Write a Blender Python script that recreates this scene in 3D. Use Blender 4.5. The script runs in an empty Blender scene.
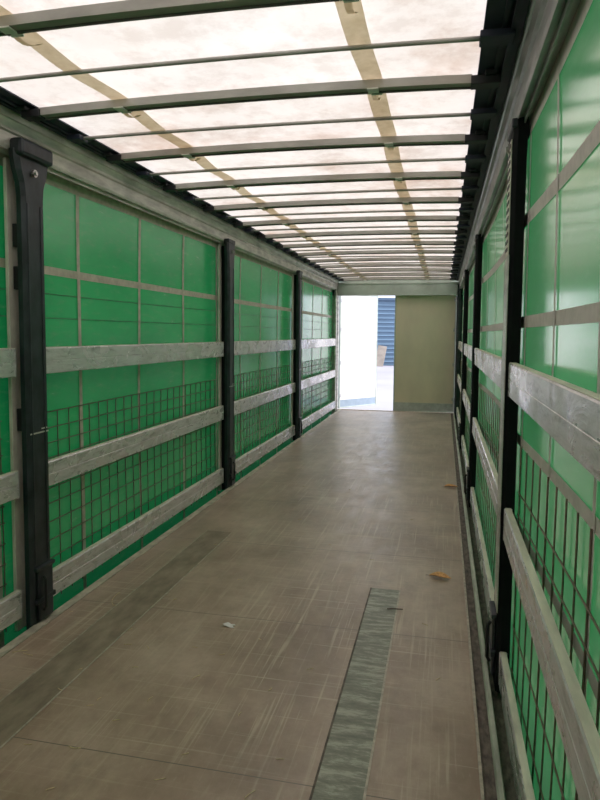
import bpy, bmesh, math, random
from mathutils import Vector, Matrix
random.seed(7)
SC = bpy.context.scene
COL = SC.collection
R = math.radians

# ------------------------------------------------------------------ camera
YAW, PITCH, ROLL, FPX, CX, CZ = R(12.6), R(4.3), R(0.5), 640.0, 2.16, 1.58
cam = bpy.data.cameras.new('camera'); cam_ob = bpy.data.objects.new('camera', cam); COL.objects.link(cam_ob)
F = Vector((-math.sin(YAW)*math.cos(PITCH), math.cos(YAW)*math.cos(PITCH), -math.sin(PITCH)))
RT = Vector((math.cos(YAW), math.sin(YAW), 0)); UP = RT.cross(F)
c_, s_ = math.cos(ROLL), math.sin(ROLL)
RT, UP = RT*c_+UP*s_, UP*c_-RT*s_
m = Matrix((RT, UP, -F)).transposed().to_4x4(); m.translation = Vector((CX, 0, CZ))
cam_ob.matrix_world = m
cam.sensor_fit = 'VERTICAL'; cam.sensor_height = 24.0
cam.lens = FPX/800*24.0
cam.shift_y = -18/800            # the picture's centre sits 18 px below the optical axis
cam.clip_start = .05; cam.clip_end = 500
SC.camera = cam_ob

# ------------------------------------------------------------------ light
w = bpy.data.worlds.new('sky'); SC.world = w; w.use_nodes = True
bg = w.node_tree.nodes['Background']
bg.inputs['Color'].default_value = (.80, .84, 1.0, 1); bg.inputs['Strength'].default_value = 1.5
sun = bpy.data.lights.new('sun', 'SUN'); sun.energy = 5.0; sun.angle = R(1.0); sun.color = (1, .935, .925)
sun_ob = bpy.data.objects.new('sun', sun); COL.objects.link(sun_ob)
sun_dir = Vector((math.cos(R(50)), 0.04, math.sin(R(50))))      # from the right side, high
sun_ob.rotation_euler = sun_dir.to_track_quat('Z', 'Y').to_euler(); sun_ob.location = (12, 6, 14)
SC.view_settings.view_transform = 'Standard'; SC.view_settings.look = 'None'
SC.view_settings.gamma = 1; SC.view_settings.use_curve_mapping = False
SC.view_settings.exposure = 0.58
SC.cycles.use_denoising = True
SC.cycles.max_bounces = 14; SC.cycles.diffuse_bounces = 8; SC.cycles.glossy_bounces = 5
SC.cycles.transmission_bounces = 8; SC.cycles.caustics_reflective = False; SC.cycles.caustics_refractive = False

# ------------------------------------------------------------------ helpers
def tag(o, label=None, cat=None, group=None, kind=None):
    for k, v in (('label', label), ('category', cat), ('group', group), ('kind', kind)):
        if v: o[k] = v
    return o

def link(name, me, mat, parent=None, loc=None):
    o = bpy.data.objects.new(name, me); COL.objects.link(o)
    if mat is not None and not me.materials: me.materials.append(mat)
    if parent: o.parent = parent
    if loc: o.location = loc
    return o

def empty(name, loc=(0, 0, 0), rz=0):
    o = bpy.data.objects.new(name, None); COL.objects.link(o); o.empty_display_size = .1
    o.location = loc; o.rotation_euler = (0, 0, rz); return o

class MB:
    """collects shapes in one bmesh"""
    def __init__(s): s.bm = bmesh.new()
    def box(s, a, b, bev=0, mat=None):
        (x0, y0, z0), (x1, y1, z1) = a, b
        r = bmesh.ops.create_cube(s.bm, size=1)
        vs = r['verts']
        bmesh.ops.scale(s.bm, vec=(x1-x0, y1-y0, z1-z0), verts=vs)
        bmesh.ops.translate(s.bm, vec=((x0+x1)/2, (y0+y1)/2, (z0+z1)/2), verts=vs)
        if bev:
            es = list({e for v in vs for e in v.link_edges})
            r = bmesh.ops.bevel(s.bm, geom=es, offset=bev, segments=2, affect='EDGES', profile=.5)
            vs = r['verts']
        if mat is not None: bmesh.ops.transform(s.bm, matrix=mat, verts=list({v for v in vs if v.is_valid}))
        return s
    def prism(s, pts, a, b, axis='y'):
        """closed outline in the plane across axis, swept from a to b"""
        def P(p, t):
            if axis == 'y': return (p[0], t, p[1])
            if axis == 'x': return (t, p[0], p[1])
            return (p[0], p[1], t)
        A = [s.bm.verts.new(P(p, a)) for p in pts]; B = [s.bm.verts.new(P(p, b)) for p in pts]
        n = len(pts); s.bm.faces.new(A); s.bm.faces.new(B[::-1])
        for i in range(n): s.bm.faces.new((A[i], B[i], B[(i+1) % n], A[(i+1) % n]))
        return s
    def tube(s, path, r, seg=8, caps=True):
        path = [Vector(p) for p in path]; rings = []
        for i, p in enumerate(path):
            d = (path[min(i+1, len(path)-1)]-path[max(i-1, 0)]).normalized()
            a = d.orthogonal().normalized() if i == 0 else (rings_a - d*rings_a.dot(d)).normalized()
            rings_a = a; b = d.cross(a)
            rr = r[i] if isinstance(r, (list, tuple)) else r
            rings.append([s.bm.verts.new(p+(a*math.cos(t)+b*math.sin(t))*rr) for t in [2*math.pi*k/seg for k in range(seg)]])
        for A, B in zip(rings, rings[1:]):
            for k in range(seg): s.bm.faces.new((A[k], A[(k+1) % seg], B[(k+1) % seg], B[k]))
        if caps: s.bm.faces.new(rings[0][::-1]); s.bm.faces.new(rings[-1])
        return s
    def grid(s, f, us, vs):
        g = [[s.bm.verts.new(f(u, v)) for v in vs] for u in us]
        for i in range(len(us)-1):
            for j in range(len(vs)-1): s.bm.faces.new((g[i][j], g[i+1][j], g[i+1][j+1], g[i][j+1]))
        return s
    def build(s, name, mat, parent=None, smooth=False, loc=None):
        bmesh.ops.recalc_face_normals(s.bm, faces=s.bm.faces[:])
        me = bpy.data.meshes.new(name); s.bm.to_mesh(me); s.bm.free()
        if smooth:
            for p in me.polygons: p.use_smooth = True
        return link(name, me, mat, parent, loc)

def lin(a, b, n): return [a+(b-a)*i/(n-1) for i in range(n)]

# ------------------------------------------------------------------ materials
class NT:
    def __init__(s, name):
        s.m = bpy.data.materials.new(name); s.m.use_nodes = True; s.t = s.m.node_tree
        s.p = s.t.nodes['Principled BSDF']; s.out = s.t.nodes['Material Output']
        s.geo = s.t.nodes.new('ShaderNodeNewGeometry')
    def n(s, k, **kw):
        x = s.t.nodes.new(k)
        for a, b in kw.items(): setattr(x, a, b)
        return x
    def l(s, a, b): s.t.links.new(a, b)
    def pos(s, scale):
        mp = s.n('ShaderNodeMapping'); mp.inputs['Scale'].default_value = scale
        s.l(s.geo.outputs['Position'], mp.inputs['Vector']); return mp.outputs[0]
    def noise(s, scale, vec=(1, 1, 1), detail=5, rough=.6, dist=0):
        t = s.n('ShaderNodeTexNoise'); t.inputs['Scale'].default_value = scale
        t.inputs['Detail'].default_value = detail; t.inputs['Roughness'].default_value = rough
        t.inputs['Distortion'].default_value = dist
        s.l(s.pos(vec), t.inputs['Vector']); return t.outputs['Fac']
    def ramp(s, fac, stops):
        r = s.n('ShaderNodeValToRGB'); e = r.color_ramp.elements
        while len(e) < len(stops): e.new(.5)
        for x, (p, c) in zip(e, stops):
            x.position = p; x.color = (c[0], c[1], c[2], 1) if hasattr(c, '__len__') else (c, c, c, 1)
        s.l(fac, r.inputs['Fac']); return r.outputs['Color']
    def mix(s, fac, a, b, mode='MIX'):
        x = s.n('ShaderNodeMix', data_type='RGBA', blend_type=mode)
        for i, v in ((0, fac), (6, a), (7, b)):
            if hasattr(v, 'is_linked') or isinstance(v, bpy.types.NodeSocket): s.l(v, x.inputs[i])
            else: x.inputs[i].default_value = v if i == 0 else (v[0], v[1], v[2], 1)
        return x.outputs[2]
    def col(s, c):
        if isinstance(c, bpy.types.NodeSocket): s.l(c, s.p.inputs['Base Color'])
        else: s.p.inputs['Base Color'].default_value = (*c, 1)
    def rough(s, r):
        if isinstance(r, bpy.types.NodeSocket): s.l(r, s.p.inputs['Roughness'])
        else: s.p.inputs['Roughness'].default_value = r
    def bump(s, h, strength=.3, dist=.01):
        b = s.n('ShaderNodeBump'); b.inputs['Strength'].default_value = strength; b.inputs['Distance'].default_value = dist
        s.l(h, b.inputs['Height']); s.l(b.outputs[0], s.p.inputs['Normal']); return b.outputs[0]
    def translucent(s, fac, color):
        t = s.n('ShaderNodeBsdfTranslucent')
        if isinstance(color, bpy.types.NodeSocket): s.l(color, t.inputs['Color'])
        else: t.inputs['Color'].default_value = (*color, 1)
        mx = s.n('ShaderNodeMixShader'); mx.inputs[0].default_value = fac
        s.l(s.p.outputs[0], mx.inputs[1]); s.l(t.outputs[0], mx.inputs[2]); s.l(mx.outputs[0], s.out.inputs['Surface'])

def mat_simple(name, c, rough=.6, metal=0, var=.25, scale=8, vec=(1, 1, 1), bump=0, spec=None):
    a = NT(name)
    f = a.noise(scale, vec)
    a.col(a.ramp(f, [(.3, [x*(1-var) for x in c]), (.7, [min(1, x*(1+var)) for x in c])]))
    a.rough(rough); a.p.inputs['Metallic'].default_value = metal
    if spec is not None: a.p.inputs['Specular IOR Level'].default_value = spec
    if bump: a.bump(f, bump)
    return a.m

def mat_roof():
    a = NT('translucent_roof_tarp')
    f = a.noise(1.3, (1, .8, 1), 7, .65)
    g = a.noise(5, (1, 1, 1), 8, .7)
    c = a.ramp(f, [(.32, (.64, .50, .40)), (.47, (.85, .78, .70)), (.68, (.92, .87, .80))])
    c = a.mix(.35, c, a.ramp(g, [(.38, (.62, .52, .43)), (.52, (.96, .93, .89))]), 'MULTIPLY')
    a.col(c); a.rough(.6)
    a.translucent(.32, c)
    return a.m

def mat_curtain(name, base, through, fac, rough=.22, dirt=(.45, .48, .38), dirt_amt=.25, sheen=.15, coat=.25):
    a = NT(name)
    f = a.noise(1.2, (1, 1, 2.2), 6, .65)
    g = a.noise(9, (1, .6, 2.5), 6, .7)
    c = a.ramp(f, [(.3, [x*.82 for x in base]), (.7, [x*1.12 for x in base])])
    d = a.ramp(g, [(.52, 0), (.8, dirt_amt)])
    c = a.mix(d, c, dirt)
    a.col(c)
    a.rough(a.ramp(g, [(.3, rough*.8), (.8, rough*1.4)]))
    a.p.inputs['Specular IOR Level'].default_value = .8
    a.p.inputs['Coat Weight'].default_value = coat; a.p.inputs['Coat Roughness'].default_value = .14; a.p.inputs['Coat IOR'].default_value = 1.85
    a.p.inputs['Sheen Weight'].default_value = sheen; a.p.inputs['Sheen Roughness'].default_value = .35
    a.bump(a.noise(2.2, (1, 1.0, .5), 2, .5), .12, .02)
    a.translucent(fac, through)
    return a.m

def mat_slat():
    a = NT('worn_aluminium_slat')
    f = a.noise(14, (1, .45, 2.2), 7, .72, .4)
    g = a.noise(70, (1, .1, 1), 4, .6)
    h = a.noise(3.5, (1, .6, 1), 5, .6, 1.2)
    c = a.ramp(f, [(.30, (.38, .355, .35)), (.46, (.74, .705, .72)), (.70, (.90, .865, .88))])
    c = a.mix(.35, c, a.ramp(g, [(.35, (.75, .73, .71)), (.60, (1, 1, 1))]), 'MULTIPLY')
    a.col(c); a.p.inputs['Metallic'].default_value = .45
    a.rough(a.ramp(h, [(.38, .16), (.62, .42)]))
    a.bump(a.noise(6, (1, .8, 1.5), 4, .6, 1.0), .35, .01)
    return a.m

def mat_web():
    a = NT('cream_roof_webbing'); f = a.noise(14)
    c = a.ramp(f, [(.3, (.62, .53, .36)), (.7, (.78, .69, .52))]); a.col(c); a.rough(.75); a.translucent(.6, c); return a.m

def mat_floor():
    a = NT('brown_plywood_floor')
    f = a.noise(1.6, (1, .7, 1), 8, .7)
    g = a.noise(9, (1, .35, 1), 8, .75)
    fine = a.noise(70, (1, .25, 1), 3, .6)
    c = a.ramp(f, [(.34, (.25, .162, .105)), (.50, (.385, .266, .188)), (.66, (.55, .41, .31))])
    c = a.mix(.6, c, a.ramp(g, [(.20, (.80, .79, .78)), (.65, (1.0, 1.0, 1.0))]), 'MULTIPLY')
    c = a.mix(a.ramp(fine, [(.62, 0), (.78, .35)]), c, (.55, .46, .35))
    # pale scuffs running along and across
    s1 = a.noise(2.2, (9, .45, 1), 4, .6, .8)
    s2 = a.noise(2.0, (.6, 8, 1), 4, .6, .8)
    c = a.mix(a.ramp(s1, [(.58, 0), (.74, .42)]), c, (.60, .50, .37))
    c = a.mix(a.ramp(s2, [(.61, 0), (.76, .36)]), c, (.60, .50, .37))
    big = a.noise(.9, (1, 1, 1), 3, .6)
    for vec, sc in (((60, 1.1, 1), 1.0), ((1.3, 55, 1), 1.0), ((26, .8, 1), 1.3)):
        ln = a.noise(sc, vec, 3, .55, .25)
        mk = a.mix(1.0, a.ramp(ln, [(.60, 0), (.68, .62)]), a.ramp(big, [(.40, .15), (.62, 1)]), 'MULTIPLY')
        c = a.mix(mk, c, (.66, .56, .42))
    dk = a.noise(3.0, (1.2, .8, 1), 7, .75)
    c = a.mix(a.ramp(dk, [(.55, 0), (.72, .4)]), c, (.17, .125, .085))
    # butted sheets: joints across and along
    sep = a.n('ShaderNodeSeparateXYZ'); a.l(a.geo.outputs['Position'], sep.inputs[0])
    br = a.n('ShaderNodeTexBrick'); br.offset = .5; br.inputs['Scale'].default_value = 1
    br.inputs['Brick Width'].default_value = 1.22; br.inputs['Row Height'].default_value = 30
    br.inputs['Mortar Size'].default_value = .003; br.inputs['Mortar Smooth'].default_value = .3
    for i in ('Color1', 'Color2'): br.inputs[i].default_value = (1, 1, 1, 1)
    br.inputs['Mortar'].default_value = (0, 0, 0, 1)
    cmb = a.n('ShaderNodeCombineXYZ'); ad = a.n('ShaderNodeMath', operation='ADD'); ad.inputs[1].default_value = .96
    a.l(sep.outputs['Y'], ad.inputs[0]); a.l(ad.outputs[0], cmb.inputs['X']); 
    ax = a.n('ShaderNodeMath', operation='ADD'); ax.inputs[1].default_value = -.1
    a.l(sep.outputs['X'], ax.inputs[0]); a.l(ax.outputs[0], cmb.inputs['Y'])
    a.l(cmb.outputs[0], br.inputs['Vector'])
    c = a.mix(br.outputs['Fac'], c, (.13, .10, .075))
    a.col(c)
    a.rough(a.ramp(g, [(.3, .28), (.7, .50)]))
    a.p.inputs['Specular IOR Level'].default_value = .9
    a.p.inputs['Sheen Weight'].default_value = .35; a.p.inputs['Sheen Roughness'].default_value = .4
    a.bump(g, .04, .003)
    return a.m

def mat_plate():
    a = NT('worn_floor_plate')
    f = a.noise(7, (.7, 2.6, 1), 8, .8, .15)
    c = a.ramp(f, [(.38, (.16, .17, .135)), (.50, (.25, .255, .20)), (.58, (.42, .42, .345)), (.75, (.52, .49, .41))])
    a.col(c); a.rough(.45); a.p.inputs['Metallic'].default_value = .15; a.bump(f, .2, .004)
    return a.m

M = dict(
    roof=mat_roof(),
    green_l=mat_curtain('green_pvc_curtain', (.024, .41, .118), (.03, .50, .16), .07, sheen=.10),
    green_r=mat_curtain('hazy_green_pvc_curtain', (.055, .36, .12), (.05, .50, .15), .07, .18, (.50, .56, .46), .3, .45, 1.0),  # sheen stands in for haze of daylight reflected along the curtain
    strap=mat_simple('greyed_webbing', (0.540, 0.504, 0.423), .7, 0, .22, 20, (1, 1, 1)),
    strap_r=mat_simple('pale_grey_webbing', (.66, .60, .57), .65, 0, .12, 20),
    seam=mat_simple('dark_green_seam', (.06, .22, .10), .6),
    wire=mat_simple('rusty_brown_wire', (0.170, 0.124, 0.090), .6, .1, .3, 30),
    slat=mat_slat(),
    edge=mat_simple('wood_tinted_edge', (0.756, 0.702, 0.594), .5, .2, .25, 20, (1, .2, 1)),
    post=mat_simple('black_blue_steel', (0.040, 0.046, 0.055), .38, .35, .45, 12, (1, 1, .6), .1),
    black=mat_simple('black_rubber', (0.015, 0.015, 0.018), .55, 0, .3, 20),
    navy=mat_simple('navy_fabric', (0.019, 0.024, 0.045), .6, 0, .3, 12),
    flat_black=mat_simple('dull_black_steel', (.008, .009, .010), .75, 0, .3, 12, spec=.15),
    pale=mat_simple('pale_painted_profile', (0.750, 0.705, 0.615), .55, .1, .25, 14, (1, 1, .4)),
    steel=mat_simple('bright_steel', (.55, .55, .53), .3, .9, .2, 40),
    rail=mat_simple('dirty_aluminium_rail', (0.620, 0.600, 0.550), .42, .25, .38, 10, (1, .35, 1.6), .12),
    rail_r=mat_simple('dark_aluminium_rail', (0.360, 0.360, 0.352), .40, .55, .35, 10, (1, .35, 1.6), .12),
    bow=mat_simple('grey_bow_metal', (.42, .395, .36), .5, .15, .2, 12, (.4, 1, 1)),
    bow_edge=mat_simple('dark_bow_flange', (.16, .13, .125), .6, 0, .2, 12),
    web=mat_web(),
    clip=mat_simple('white_plastic', (.85, .83, .80), .5, 0, .08, 30),
    header=mat_simple('grey_green_header', (0.462, 0.528, 0.473), .5, .1, .15, 4, (1, 1, 1)),
    door=mat_simple('beige_door_panel', (0.760, 0.684, 0.513), .5, 0, .06, 3, (1, 1, .5)),
    door_sunlit=mat_simple('sunlit_door_panel', (.78, .78, .78), .5, 0, .05, 3),  # same paint as the closed leaf, with bright sun coloured in as white
    kick=mat_simple('grey_kick_plate', (0.480, 0.520, 0.500), .45, .3, .2, 10),
    kick_blue=mat_simple('blue_grey_kick_plate', (.30, .38, .46), .45, .2, .1, 10),
    floor=mat_floor(), plate=mat_plate(),
    worn=mat_simple('rubbed_floor_track', (.27, .215, .155), .5, 0, .35, 8, (1.5, .6, 1), .15),
    joint=mat_simple('pale_joint_metal', (0.480, 0.430, 0.350), .45, .3, .3, 30),
    border=mat_simple('floor_border_rail', (0.567, 0.525, 0.420), .5, .3, .4, 16, (1, .5, 1), .2),
    grime=mat_simple('grimy_channel', (0.127, 0.103, 0.083), .7, 0, .7, 40, (1, .4, 1), .3),
    mossy=mat_simple('greenish_lip', (0.460, 0.500, 0.400), .5, .2, .3, 14, (1, .3, 1)),
    blue=mat_simple('blue_cladding', (.10, .17, .24), .45, 0, .08, .6),
    blue_rib=mat_simple('dark_blue_rib', (.055, .10, .16), .5, 0, .1, .6),
    ground=mat_simple('pale_concrete_yard', (.24, .24, .275), .8, 0, .12, .25),
    board=mat_simple('weathered_board', (.30, .26, .21), .7, 0, .2, 2),
    leaf=mat_simple('orange_dry_leaf', (.92, .42, .17), .6, 0, .35, 60),
    straw=mat_simple('dry_straw', (0.750, 0.615, 0.360), .7, 0, .3, 60),
    twig=mat_simple('brown_twig', (0.144, 0.104, 0.072), .8, 0, .3, 60),
    bulk=mat_simple('grey_bulkhead', (0.80, 0.79, 0.78), .5, .1, .15, 3),
)

Y0, Y1 = -.45, 13.05           # inside length
WR = 2.44                      # slat plane of the right wall (left one is x = 0)
POSTS = [3.02, 6.23, 9.44]

# ------------------------------------------------------------------ setting
tag(MB().box((.10, Y0, -.03), (2.325, 13.22, 0)).build('floor', M['floor']), 'brown plywood trailer floor scuffed and littered with straw bits', kind='structure')
tag(MB().grid(lambda x, y: (x, y, 2.705+.010*math.sin(math.pi*(x-.1)/2.24)+.006*math.sin(y*8.0)*math.sin(x*3.1)+.004*math.sin(x*9+y*3)),
              lin(.12, 2.33, 45), lin(Y0, 13.2, 200)).build('ceiling', M['roof'], smooth=True),
    'cream translucent tarpaulin roof glowing with daylight', kind='structure')
tag(MB().box((-.12, Y0-.06, -.2), (2.56, Y0, 2.8)).build('wall_front', M['bulk']), 'grey front bulkhead', kind='structure')
tag(MB().grid(lambda x, y: (x, y, -1.15), lin(-60, 60, 3), lin(-30, 130, 3)).build('ground', M['ground']), 'pale concrete yard outside the doorway', kind='structure')

# side rails of the roof (swept profile, same on both sides)
def side_rail(s, name, lab, mt):
    X = (lambda x: x) if s < 0 else (lambda x: WR-x)
    prof = [(-.10, 2.50), (-.035, 2.50), (-.035, 2.475), (-.028, 2.475), (-.028, 2.50), (-.002, 2.493), (.004, 2.51), (.004, 2.575), (.016, 2.582),
            (.016, 2.592), (.010, 2.60), (.022, 2.635), (.030, 2.64), (.034, 2.69), (.06, 2.70), (.06, 2.76), (-.10, 2.76)]
    o = MB().prism([(X(x), z) for x, z in prof], Y0, 13.1).build(name, mt)
    return tag(o, lab, kind='structure')
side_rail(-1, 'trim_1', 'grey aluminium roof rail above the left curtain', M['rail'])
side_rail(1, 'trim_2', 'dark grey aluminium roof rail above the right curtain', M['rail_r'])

def runner(s, name, lab):
    X = (lambda x: x) if s < 0 else (lambda x: WR-x)
    a = MB()
    a.prism([(X(x), z) for x, z in ([(.045, 2.672), (.075, 2.672), (.075, 2.68), (.055, 2.685), (.055, 2.76), (.045, 2.76)] if s < 0 else [(.035, 2.655), (.075, 2.655), (.075, 2.672), (.045, 2.68), (.045, 2.76), (.035, 2.76)])], Y0, 13.1)
    a.prism([(X(x), z) for x, z in [(.09, 2.672), (.105, 2.672), (.105, 2.683), (.168, 2.683), (.168, 2.69), (.045, 2.70), (.045, 2.69), (.09, 2.69)]], Y0, 13.1)
    o = a.build(name, M['navy']); return tag(o, lab, kind='structure')
runner(-1, 'trim_3', 'black sliding roof track along the left edge')
runner(1, 'trim_4', 'black sliding roof track along the right edge')

# floor borders
a = MB()
a.prism([(.045, -.09), (.060, -.09), (.060, -.004), (.10, -.004), (.10, .004), (.045, .004)], Y0, 13.2)
tag(a.build('trim_5', M['border']), 'dirty metal border along the left floor edge', kind='structure')
a = MB().prism([(2.325, -.01), (2.325, .006), (2.338, .006), (2.338, -.004), (2.385, -.004), (2.385, -.05), (2.325, -.05)], Y0, 13.2)
tag(a.build('trim_6', M['grime']), 'grimy recessed channel along the right floor edge', kind='structure')
tag(MB().box((2.323, Y0, .0), (2.334, 13.2, .0085)).build('trim_7', M['joint']), 'pale metal strip edging the plywood on the right', kind='structure')
a = MB().prism([(2.378, -.05), (2.378, .012), (2.384, .018), (2.40, .018), (2.404, .010), (2.404, -.09), (2.398, -.09)], Y0, 13.2)
tag(a.build('trim_8', M['mossy']), 'greenish grey lip beside the right floor channel', kind='structure')

for s, n, lab in ((-1, 13, 'dark outer chassis beam under the left curtain'), (1, 14, 'dark outer chassis beam under the right curtain')):
    x0, x1 = (-.062, .043) if s < 0 else (2.406, 2.50)
    tag(MB().box((x0, Y0, -.20), (x1, 13.1, -.075)).build('trim_%d' % n, M['grime']), lab, kind='structure')
# rear frame
a = MB(); a.box((-.13, 13.12, 2.372), (2.58, 13.26, 2.64), .006).box((-.10, 13.14, 2.63), (2.54, 13.24, 2.74)).box((-.03, 13.105, 2.60), (2.47, 13.13, 2.635), .004).box((-.03, 13.10, 2.372), (2.47, 13.125, 2.385), .003)
tag(a.build('trim_9', M['header']), 'grey green header beam across the rear doorway', kind='structure')
for i, (x0, x1, lab) in enumerate(((-.13, .018, 'grey corner post left of the rear doorway'), (2.395, 2.58, 'dark corner post right of the rear doorway'))):
    a = MB(); a.box((x0, 13.12, -.1), (x1, 13.26, 2.64), .006)
    if i == 0: a.box((-.03, 13.00, -.08), (.004, 13.12, 2.5), .004)
    else: a.box((2.42, 13.00, -.08), (2.47, 13.12, 2.5), .004)
    tag(a.build('trim_%d' % (10+i), M['rail'] if i == 0 else M['post']), lab, kind='structure')
tag(MB().box((.018, 13.22, -.12), (2.395, 13.30, .012), .004).build('trim_12', M['joint']), 'metal sill under the rear doors', kind='structure')

# rear door leaves
def leaf(name, loc, ang, length, panel, kick, lab, sgn=1):
    r = empty(name, loc, ang)
    L = length*sgn; x0, x1 = min(0, L), max(0, L)
    MB().box((x0+.02, -.012, .19), (x1-.02, .016, 2.42), .002).build('door_panel', panel, r)
    MB().box((x0+.02, -.014, .03), (x1-.02, .016, .19), .002).build('kick_plate', kick, r)
    f = MB()
    f.box((x0, -.02, .02), (x0+.025, .024, 2.44), .003).box((x1-.025, -.02, .02), (x1, .024, 2.44), .003)
    f.box((x0, -.02, 2.41), (x1, .024, 2.44), .003).box((x0, -.02, .015), (x1, .024, .04), .003)
    f.build('door_frame', M['header'], r)
    b = MB()
    for z in (.25, .95, 1.65, 2.25):
        xx = L*.0; b.box((min(xx, xx+.05*sgn), -.03, z), (max(xx, xx+.05*sgn), -.018, z+.07), .003)
    b.build('hinge', M['steel'], r)
    r['kind'] = 'structure'; r['label'] = lab
    return r
leaf('door_1', (2.395, 13.30, .0), R(1.2), 1.225, M['door'], M['kick'], 'closed beige rear door leaf with a grey kick plate', -1)
leaf('door_2', (.02, 13.33, .0), R(55), 1.19, M['door_sunlit'], M['kick_blue'], 'rear door leaf standing half open, its white panel coloured for bright sun', 1)

# ------------------------------------------------------------------ curtains
def cx(s, y, z):
    """distance of the curtain from the slat plane, outwards"""
    k = 1 if s < 0 else .3
    b = (.094 if s < 0 else .074) + (.016 if s < 0 else .045)*abs(math.sin(math.pi*(y-3.02)/3.21))*math.sin(math.pi*min(1, max(0, (z+.3)/2.85)))**.6 + k*(.006*math.sin(y*1.9+z*.8+s) + .003*math.sin(y*4.1+z*2.3) + .0015*math.sin(z*5+y*.7))
    x = -b if s < 0 else WR+b-.015
    return x
def curtain(s, mt, lab, cat):
    root = empty('side_curtain', (-.09 if s < 0 else WR+.09, 6.3, -.5)); tag(root, lab, cat)
    inv = Vector(root.location)
    def V(y, z, d=0): return Vector((cx(s, y, z)-s*d if s > 0 else cx(s, y, z)+d, y, z))-inv
    def put(a, n, mm, sm=True): return a.build(n, mm, root, sm)
    put(MB().grid(lambda y, z: V(y, z), lin(Y0, 13.16, 180), lin(-.5, 2.52, 40)), 'sheet', mt)
    def hband(z, h, n='horizontal_strap'):
        put(MB().grid(lambda y, t: V(y, z+t, .003), lin(Y0, 13.1, 160), (-h/2, h/2)), n, (M['strap'] if s < 0 else M['strap_r']) if n != 'seam' else M['seam'])
    def vband(y, wd, z0=-.45, z1=2.5):
        put(MB().grid(lambda t, z: V(y+t, z, .005), (-wd/2, wd/2), lin(z0, z1, 34)), 'vertical_strap', M['strap'] if s < 0 else M['strap_r'])
    if s < 0:
        hband(1.935, .048); hband(2.475, .085)
        y = 3.68-.825*4
        while y < 13: vband(y, .036); y += .825
        hband(1.80, .006, 'seam'); hband(1.66, .006, 'seam')
    else:
        hband(2.085, .055); hband(1.64, .05); hband(1.115, .045); hband(.74, .045); hband(2.475, .085)
        for y in RV: vband(y, .03)
    return root
RV = [-.05, .60, 1.25, 1.69, 2.30, 2.90, 3.6, 4.3, 5.0, 5.7, 6.4, 7.1, 7.8, 8.5, 9.3, 10.1, 10.9, 11.7, 12.5]
curtain(-1, M['green_l'], 'deep green tarpaulin side curtain hung along the left wall', 'curtain')
curtain(1, M['green_r'], 'hazy green tarpaulin side curtain hung along the right wall', 'curtain')

# ------------------------------------------------------------------ bays
BAYS = [(Y0+.02, 2.915), (3.13, 6.125), (6.34, 9.335), (9.55, 12.98)]
BN = ['nearest the viewer', 'between first and second posts', 'between second and third posts', 'beside the rear doorway']
SLZ = [(1.345, 1.492, 'top'), (.705, .848, 'middle'), (.055, .205, 'bottom')]
def slat(s, y0, y1, z0, z1, lab, droop=0):
    r = empty('side_plank', (-.016 if s < 0 else WR+.016, (y0+y1)/2, z0)); tag(r, lab, 'plank', 'aluminium planks along the side walls')
    L = (y1-y0)/2; h = z1-z0; t = .016
    # hollow profile: face with shallow grooves on both sides
    p = [(-t, .004), (-t+.004, 0), (t-.004, 0), (t, .004)]
    for k in (1,):
        g = h*k/2
        p += [(t, g-.003), (t-.0015, g-.0015), (t-.0015, g+.0015), (t, g+.003)]
    p += [(t, h-.006), (t-.005, h), (-t+.005, h), (-t, h-.006)]
    for k in (1,):
        g = h*k/2
        p += [(-t, g+.003), (-t+.0015, g+.0015), (-t+.0015, g-.0015), (-t, g-.003)]
    MB().prism(p, -L, L).build('board', M['slat'], r)
    MB().box((-t+.003, -L, h-.0005), (t-.003, L, h+.0022), .0008).build('top_edge', M['edge'], r)
    for q in (-1, 1): MB().box((-t-.001, q*L-.006-.006, .001), (t+.001, q*L-.006+.006, h-.001), .001).build('end_cap', M['slat'], r)
    return r
def mesh_panel(s, y0, y1, lab):
    r = MB(); inw = .009
    def P(y, z): return Vector((cx(s, y, z)+(inw if s < 0 else -inw), y, z))
    rad = .0034
    n = int((y1-y0)/(.122 if s < 0 else .15)); z0, z1 = -.02, (1.115 if s < 0 else 1.10)
    for i in range(n+1):
        y = y0+.03+(y1-y0-.06)*i/n
        r.tube([P(y, z) for z in lin(z0, z1, 9)], rad, 5)
    zs = [1.112, 1.018, .93, .84, .75, .66, .57, .46, .35, .24, .13, .02] if s < 0 else [.90, .80, .52, .30, .10]
    for z in zs: r.tube([P(y, z)+Vector((.004 if s < 0 else -.004, 0, 0)) for y in lin(y0+.02, y1-.02, 26)], rad, 5)
    return tag(r.build('wire_mesh_panel', M['wire'], smooth=True), lab, 'wire mesh', 'wire mesh panels behind the planks')
for s, side in ((-1, 'left'), (1, 'right')):
    for (y0, y1), bn in zip(BAYS, BN):
        for z0, z1, zn in SLZ:
            dz = 0 if s < 0 else -.03 if zn != 'bottom' else -.045
            look = 'worn grey aluminium' if s < 0 else 'shiny scratched aluminium' if y0 < 1 and zn == 'top' else 'dusty grey aluminium'
            slat(s, y0, y1, z0+dz, z1+dz, '%s %s plank of the %s wall, %s' % (zn, look, side, bn))
        mesh_panel(s, y0, y1, '%s wire mesh against the %s curtain, %s' % ('rusty brown' if s < 0 else 'dark brown', side, bn))

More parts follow.
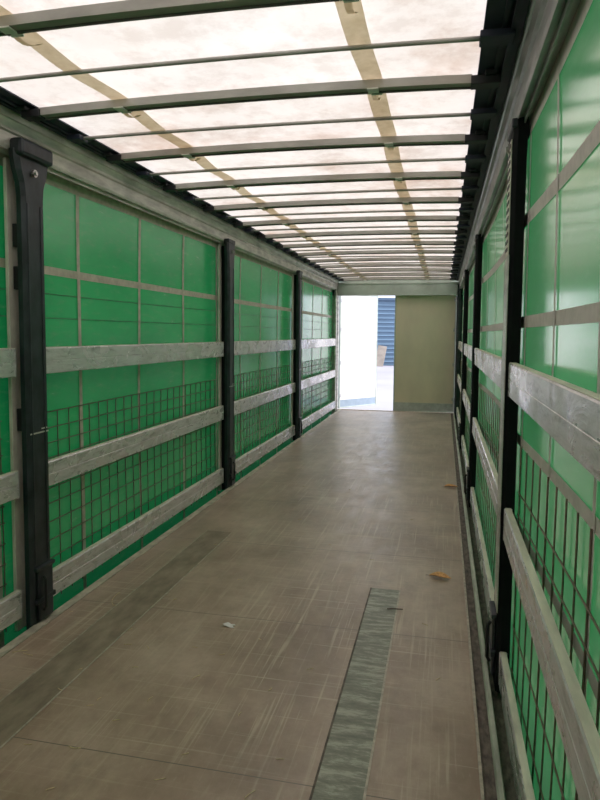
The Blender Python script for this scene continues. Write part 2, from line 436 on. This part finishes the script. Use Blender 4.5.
# ------------------------------------------------------------------ sliding posts
def post(s, y, lab):
    r = empty('side_post', (0 if s < 0 else WR, y, 0)); tag(r, lab, 'post', 'black sliding side posts')
    k = 1 if s < 0 else -1           # +x local inwards
    def B(mb, a, b, bev=0):
        x0, x1 = sorted((a[0]*k, b[0]*k)); return mb.box((x0, a[1], a[2]), (x1, b[1], b[2]), bev)
    top = .05 if s < 0 else .012
    # folded body with chamfered edges, flaring into the head
    big = s < 0 and y < 4; fl = 1 if big else .35; hw = .128 if big else .10
    bk = .001 if s < 0 else -.046
    yn = .076 if s < 0 else .088
    prof = [(-yn, bk), (-yn-.006, top-.018), (-yn+.012, top), (.078, top), (.095, top-.018), (.088, bk)]
    zs = [(-.04, 1), (2.27, 1), (2.34, 1+.12*fl), (2.40, 1+.45*fl), (2.455, 1+.62*fl), (2.50, 1+.66*fl)]
    mb = MB(); rings = []
    for z, f in zs: rings.append([mb.bm.verts.new((x*k, yy*f, z)) for yy, x in prof])
    n = len(prof)
    for A, Bq in zip(rings, rings[1:]):
        for i in range(n): mb.bm.faces.new((A[i], A[(i+1) % n], Bq[(i+1) % n], Bq[i]))
    mb.bm.faces.new(rings[0]); mb.bm.faces.new(rings[-1][::-1])
    mb.build('post_body', M['post'] if s < 0 else M['flat_black'], r)
    ribs = MB()
    for q in (-.055, .055): B(ribs, (top-.001, q-.006, .33), (top+.004, q+.006, 2.24), .002)
    ribs.build('rib', M['post'], r)
    hd = MB(); B(hd, (.0, -hw, 2.465 if big else 2.48), (top+(.028 if big else .006), hw+.02 if big else hw, 2.555 if big else 2.52), .02 if big else .006) if s < 0 else B(hd, (-.03, -.11, 2.46), (top+.01, .11, 2.50), .008)
    hd.build('head_cap', M['post'], r)
    bo = MB()
    bo.tube([(k*(top), 0, 2.40), (k*(top+.014), 0, 2.40)], .020, 12).tube([(k*(top+.014), 0, 2.40), (k*(top+.022), 0, 2.40)], .011, 6)
    bo.build('bolt', M['steel'], r)
    if s < 0:
        ch = MB(); ya, yb = (-.08, .02) if s < 0 else (-.012, .05)
        B(ch, (-.070, ya, -.04), (-.050, yb, 2.47), .003)
        ch.build('outer_channel', M['pale'], r)
    if not big and s < 0:
        gk = MB(); B(gk, (-.048, -.03, -.04), (.0, .05, 2.46), .002); gk.build('gap_shade', M['flat_black'], r)  # solid black strip in place of the shaded gap beside the post
    for z in (1.05, 1.80, 2.02) if big else ():
        cl = MB(); B(cl, (-.048, -.048, z), (-.006, .0, z+.12), .003) if s < 0 else B(cl, (-.056, -.02, z), (-.0552, .03, z+.12), 0); cl.build('slat_bracket', M['black'], r)
    lv = MB(); B(lv, (top, -.05, .015), (top+.018, .075, .30), .006)
    B(lv, (top+.001, -.075, .115), (top+.024, .09, .14), .003); B(lv, (top+.001, -.075, .295), (top+.024, .09, .315), .003)
    lv.build('lock_housing', M['post'], r)
    hn = MB(); hn.tube([(k*(top+.024), -.02, .07), (k*(top+.036), -.02, .09), (k*(top+.036), -.02, .24), (k*(top+.024), -.02, .26)], .008, 8)
    hn.build('lock_handle', M['black'], r)
    sc = MB(); B(sc, (top+.0008, -.075, 1.035), (top+.0025, .082, 1.043), 0); B(sc, (top+.0008, .02, 1.055), (top+.003, .07, 1.062), 0)
    sc.build('bracket_seam', M['rail'], r)
    if s > 0 and y < 4:
        ld = MB(); B(ld, (top+.002, -.078, 1.93), (top+.006, .05, 2.42), 0)
        strip = ld.build('perforated_strip', M['pale'], r)
        hl = MB(); z = 1.95
        while z < 2.4: B(hl, (top+.0055, -.060, z), (top+.0085, .035, z+.014), 0); z += .034
        hl.build('slot', M['black'], strip)
        e2 = MB(); B(e2, (top, -.088, .33), (top+.004, .07, 1.93), .001); e2.build('face_plate', M['rail'] if y < 4 else M['post'], r)
    return r
for s, side in ((-1, 'left'), (1, 'right')):
    for y, wh in zip(POSTS, ('nearest the viewer', 'the middle of three', 'nearest the rear doorway')):
        post(s, y, 'black steel %s post on the %s wall, %s' % ('sliding', side, wh))

# ------------------------------------------------------------------ roof bows, rods, straps
ORD = ['first', 'second', 'third', 'fourth', 'fifth', 'sixth', 'seventh', 'eighth', 'ninth', 'tenth', 'eleventh', 'twelfth', 'thirteenth', 'fourteenth', 'fifteenth', 'sixteenth']
STRAP_X = (.615, 1.825)
def arch(x, a=.016): return a*(1-abs((x-1.22)/1.05)**2.2)
BZ = 2.635
thick, thin = [], []
BS = .815
y = 2.08-BS
while y < 12.95: thick.append(y); y += BS
y = 2.08-BS/2
while y < 12.9: thin.append(y); y += BS
def bow(y, lab):
    r = empty('roof_bow', (1.22, y, BZ)); tag(r, lab, 'roof bow', 'thick grey roof bows')
    jit = random.uniform(-.006, .006)
    def sweep(mb, ya, yb, za, zb, x0=.19, x1=2.25):
        us = lin(x0, x1, 21); rings = []
        for x in us:
            q = arch(x); rings.append([mb.bm.verts.new((x-1.22, yy+jit*math.sin(x*2), zz+q)) for yy, zz in ((ya, za), (yb, za), (yb, zb), (ya, zb))])
        for A, B in zip(rings, rings[1:]):
            for i in range(4): mb.bm.faces.new((A[i], A[(i+1) % 4], B[(i+1) % 4], B[i]))
        mb.bm.faces.new(rings[0]); mb.bm.faces.new(rings[-1][::-1]); return mb
    sweep(MB(), -.024, .018, .004, .040).build('channel', M['bow'], r)
    sweep(MB(), .018, .026, -.004, .036).build('flange', M['bow_edge'], r)
    for q, (xa, xb) in ((-1, (.10, .20)), (1, (2.245, 2.365))):
        b = MB(); b.box((xa-1.22, -.035, -.004), (xb-1.22, .035, .034), .004)
        xo = .09 if q < 0 else 2.30
        b.box((xo-1.22, -.06, .026), (xo+.05-1.22, .06, .045), .004)
        b.build('runner_block', M['black'], r)
    for sx in STRAP_X:
        c = MB(); c.box((sx-1.22-.018, -.034, -.004+arch(sx)), (sx-1.22+.030, .030, .002+arch(sx)), .001)
        c.box((sx-1.22-.005, .026, -.008+arch(sx)), (sx-1.22+.045, .034, .003+arch(sx)), .001)
        c.build('strap_clip', M['clip'], r)
    return r
for i, y in enumerate(thick):
    bow(y, 'thick grey roof bow, %s counted from the near end of the ceiling' % ORD[i])
def rod(y, lab, skew=0):
    r = empty('roof_rod', (1.22, y, BZ)); tag(r, lab, 'roof rod', 'thin roof rods')
    MB().tube([(x-1.22, skew*(x-1.22), .018+arch(x, .010)) for x in lin(.17, 2.27, 15)], .0095, 8).build('bar', M['bow'], r, True)
    for xa, xb in ((.10, .18), (2.26, 2.38)):
        q = skew*((xa+xb)/2-1.22)
        MB().box((xa-1.22, q-.045, .004), (xb-1.22, q+.045, .030), .004).build('runner_block', M['navy'], r)
for i, y in enumerate(thin):
    rod(y, 'thin round roof rod, %s counted from the near end of the ceiling' % ORD[i], {9: .10, 6: .03, 12: -.05}.get(i, random.uniform(-.006, .006)))
def strap(x0, lab):
    r = empty('roof_strap', (x0, 6.3, 2.68)); tag(r, lab, 'roof strap', 'cream webbing straps under the roof')
    def f(t, y):
        ph = ((y-2.08) / BS) % 1.0
        sag = .022*math.sin(math.pi*ph)**2 if True else 0
        z = 2.682+arch(x0) - sag*.35
        return (t+.006*math.sin(y*2.3), y-6.3, z-2.68 - .25*abs(t)*math.sin(math.pi*ph)**2)
    MB().grid(f, lin(-.044, .044, 4), lin(Y0, 13.05, 260)).build('webbing', M['web'], r, True)
    for y in thick:
        h = MB(); h.grid(lambda t, u: (t+.004, y-6.3+.03+.16*u, -.048+arch(x0)+.020*math.sin(math.pi*u)*(-1)+.04*u), lin(-.010, .016, 2), lin(0, 1, 6))
        h.build('loose_loop', M['web'], r, True)
strap(STRAP_X[0], 'cream webbing strap under the ceiling, the left one')
strap(STRAP_X[1], 'cream webbing strap under the ceiling, the right one')

# ------------------------------------------------------------------ floor insets
r = empty('floor_plate', (1.845, 2.2, 0)); tag(r, 'long grey worn metal plate set in the plywood floor at right', 'floor plate')
MB().box((-.085, -2.5, -.004), (.085, 1.70, .0015)).build('plate', M['plate'], r)
a = MB(); a.box((-.0935, -2.5, -.004), (-.085, 1.70, .0022)); a.build('seam', M['grime'], r)
a = MB(); a.box((.085, -2.5, -.004), (.0935, 1.70, .0030)); a.build('edge_strip', M['joint'], r)
r = empty('floor_track', (.45, 3.0, 0)); tag(r, 'faint rubbed grey track let into the floor at left', 'floor plate')
MB().box((-.10, -3.3, -.004), (.10, 1.75, .0012)).build('plate', M['worn'], r)
a = MB(); a.box((-.108, -3.3, -.004), (-.10, 1.75, .0018)); a.box((.10, -3.3, -.004), (.108, 1.75, .0018)); a.build('edge_strip', M['joint'], r)

# ------------------------------------------------------------------ outside
def cladding():
    c0 = Vector((4.6, 60.0, -1.15)); r = empty('roller_shutter', c0, R(24)); tag(r, 'tall blue ribbed metal shutter across the yard, seen through the doorway', 'shutter')
    a = MB(); h = 5.7; n = 15; p = h/n
    prof = [(.12, 0)]
    for i in range(n):
        z = i*p; prof += [(0, z+.02), (0, z+p*.78), (-.05, z+p*.80), (-.05, z+p*.96)]
    prof += [(0, h), (.12, h)]
    a.prism([(x, z) for x, z in prof], -9, 9, 'x'); a.build('curtain_slats', M['blue'], r)
    b = MB()
    for i in range(n): b.box((-9, -.056, (i+.80)*p), (9, -.0495, (i+.86)*p))
    b.build('rib', M['blue_rib'], r)
    MB().box((-9.1, -.12, h), (9.1, .2, h+.25), .02).build('shutter_box', M['blue_rib'], r)
cladding()
r = empty('leaning_board', (-3.62, 54.9, -1.15)); tag(r, 'weathered board leaning against the blue shutter', 'board')
a = MB(); a.box((0, 0, 0), (.75, .08, 1.9), .01, Matrix.Rotation(R(-14), 4, 'X') @ Matrix.Rotation(R(9), 4, 'Y')); a.build('plank', M['board'], r)
BOARD = r

# ------------------------------------------------------------------ litter
def leafy(x, y, rz, ln, lab):
    w2 = ln*.26
    def f(u, v):
        t = u*2-1; wd = w2*(1-abs(t)**1.8)*(1 if t < .5 else .9)
        return (t*ln/2, v*wd, .006+.016*(v*v)*(1-t*t)+.006*math.sin(u*5)+.010*max(0, t))
    o = MB().grid(f, lin(0, 1, 17), lin(-1, 1, 7)).build('fallen_leaf', M['leaf'], None, True)
    sm = o.modifiers.new('s', 'SOLIDIFY'); sm.thickness = .0012
    o.location = (x, y, .001); o.rotation_euler = (0, 0, rz); tag(o, lab, 'leaf')
    st = MB().tube([(-ln/2-.02, 0, .004), (-ln/2+.02, 0, .008), (ln*.3, 0, .009)], .0012, 5).build('stalk', M['twig'], o)
    return o
leafy(2.175, 4.17, R(-14), .15, 'curled orange dry leaf on the floor near the right wall')
leafy(2.27, 6.75, R(10), .15, 'small orange dry leaf farther back on the floor by the right wall')
def at(u, v, z=.0):
    d = RT*((u-300)/FPX)+UP*((382-v)/FPX)+F; t = (z-CZ)/d.z; p = Vector((CX, 0, CZ))+d*t; return p.x, p.y
tw = MB().tube([(-.04, 0, .0045), (-.01, .004, .005), (.05, -.003, .0045)], .0032, 6).build('twig', M['twig'], None, True)
x, y = at(394, 610); tw.location = (x, y, .002); tw.rotation_euler = (0, 0, R(12)); tag(tw, 'short brown twig lying across the grey floor plate', 'twig')
a = MB().tube([(.09*math.cos(t), .16*math.sin(t), .003) for t in lin(R(170), R(262), 12)], .0015, 5).build('curved_stalk', M['straw'], None, True)
x, y = at(131, 596); a.location = (x, y, .001); tag(a, 'long curved straw stalk on the floor beside the first left post', 'straw')
pl = MB().grid(lambda u, v: (u*.03*(1+.3*math.sin(v*5)), v*.02, .004+.008*math.sin(u*3)*math.cos(v*4)), lin(-1, 1, 7), lin(-1, 1, 6)).build('paper_scrap', M['clip'], None, True)
pl.modifiers.new('s', 'SOLIDIFY').thickness = .001
x, y = at(229, 626); pl.location = (x, y, .002); tag(pl, 'tiny crumpled white scrap on the middle of the floor', 'scrap')
spots = [(20, 652, 30, .07), (28, 655, -10, .06), (75, 748, 10, .05), (130, 630, 60, .03), (128, 645, 20, .04), (148, 648, -50, .04), (71, 612, 5, .02), (195, 648, 0, .03),
         (250, 795, 60, .05), (99, 700, 80, .03), (90, 706, 15, .03), (270, 690, 70, .03), (196, 678, 70, .05), (116, 721, 40, .03), (300, 520, 0, .03),
         (304, 487, 10, .03), (350, 490, 60, .03), (412, 520, 20, .03), (425, 625, -30, .035), (310, 670, 30, .03), (240, 580, 10, .03), (175, 600, 50, .025),
         (240, 715, 80, .03), (160, 780, 30, .04), (50, 790, 50, .03), (215, 545, 0, .02), (372, 560, 20, .03), (438, 680, 60, .03), (60, 690, -20, .03), (330, 545, 10, .02),
         (185, 755, 40, .03), (135, 668, 12, .03), (80, 670, 50, .02), (260, 640, -30, .02), (150, 700, 75, .04), (28, 745, 20, .03), (222, 655, 30, .03), (280, 760, 15, .03)]
for (u, v, rz, ln) in spots:
    x, y = at(u, v); b = random.uniform(-.15, .15)*ln
    o = MB().tube([(-ln/2, 0, .003), (0, b, .0035), (ln/2, 0, .003)], .0014, 5).build('straw', M['straw'], None, True)
    o.location = (x, y, .001); o.rotation_euler = (0, 0, R(rz+random.uniform(-8, 8)))
    tag(o, 'tiny bit of pale straw lying loose on the brown floor', 'straw', 'straw bits scattered on the floor')
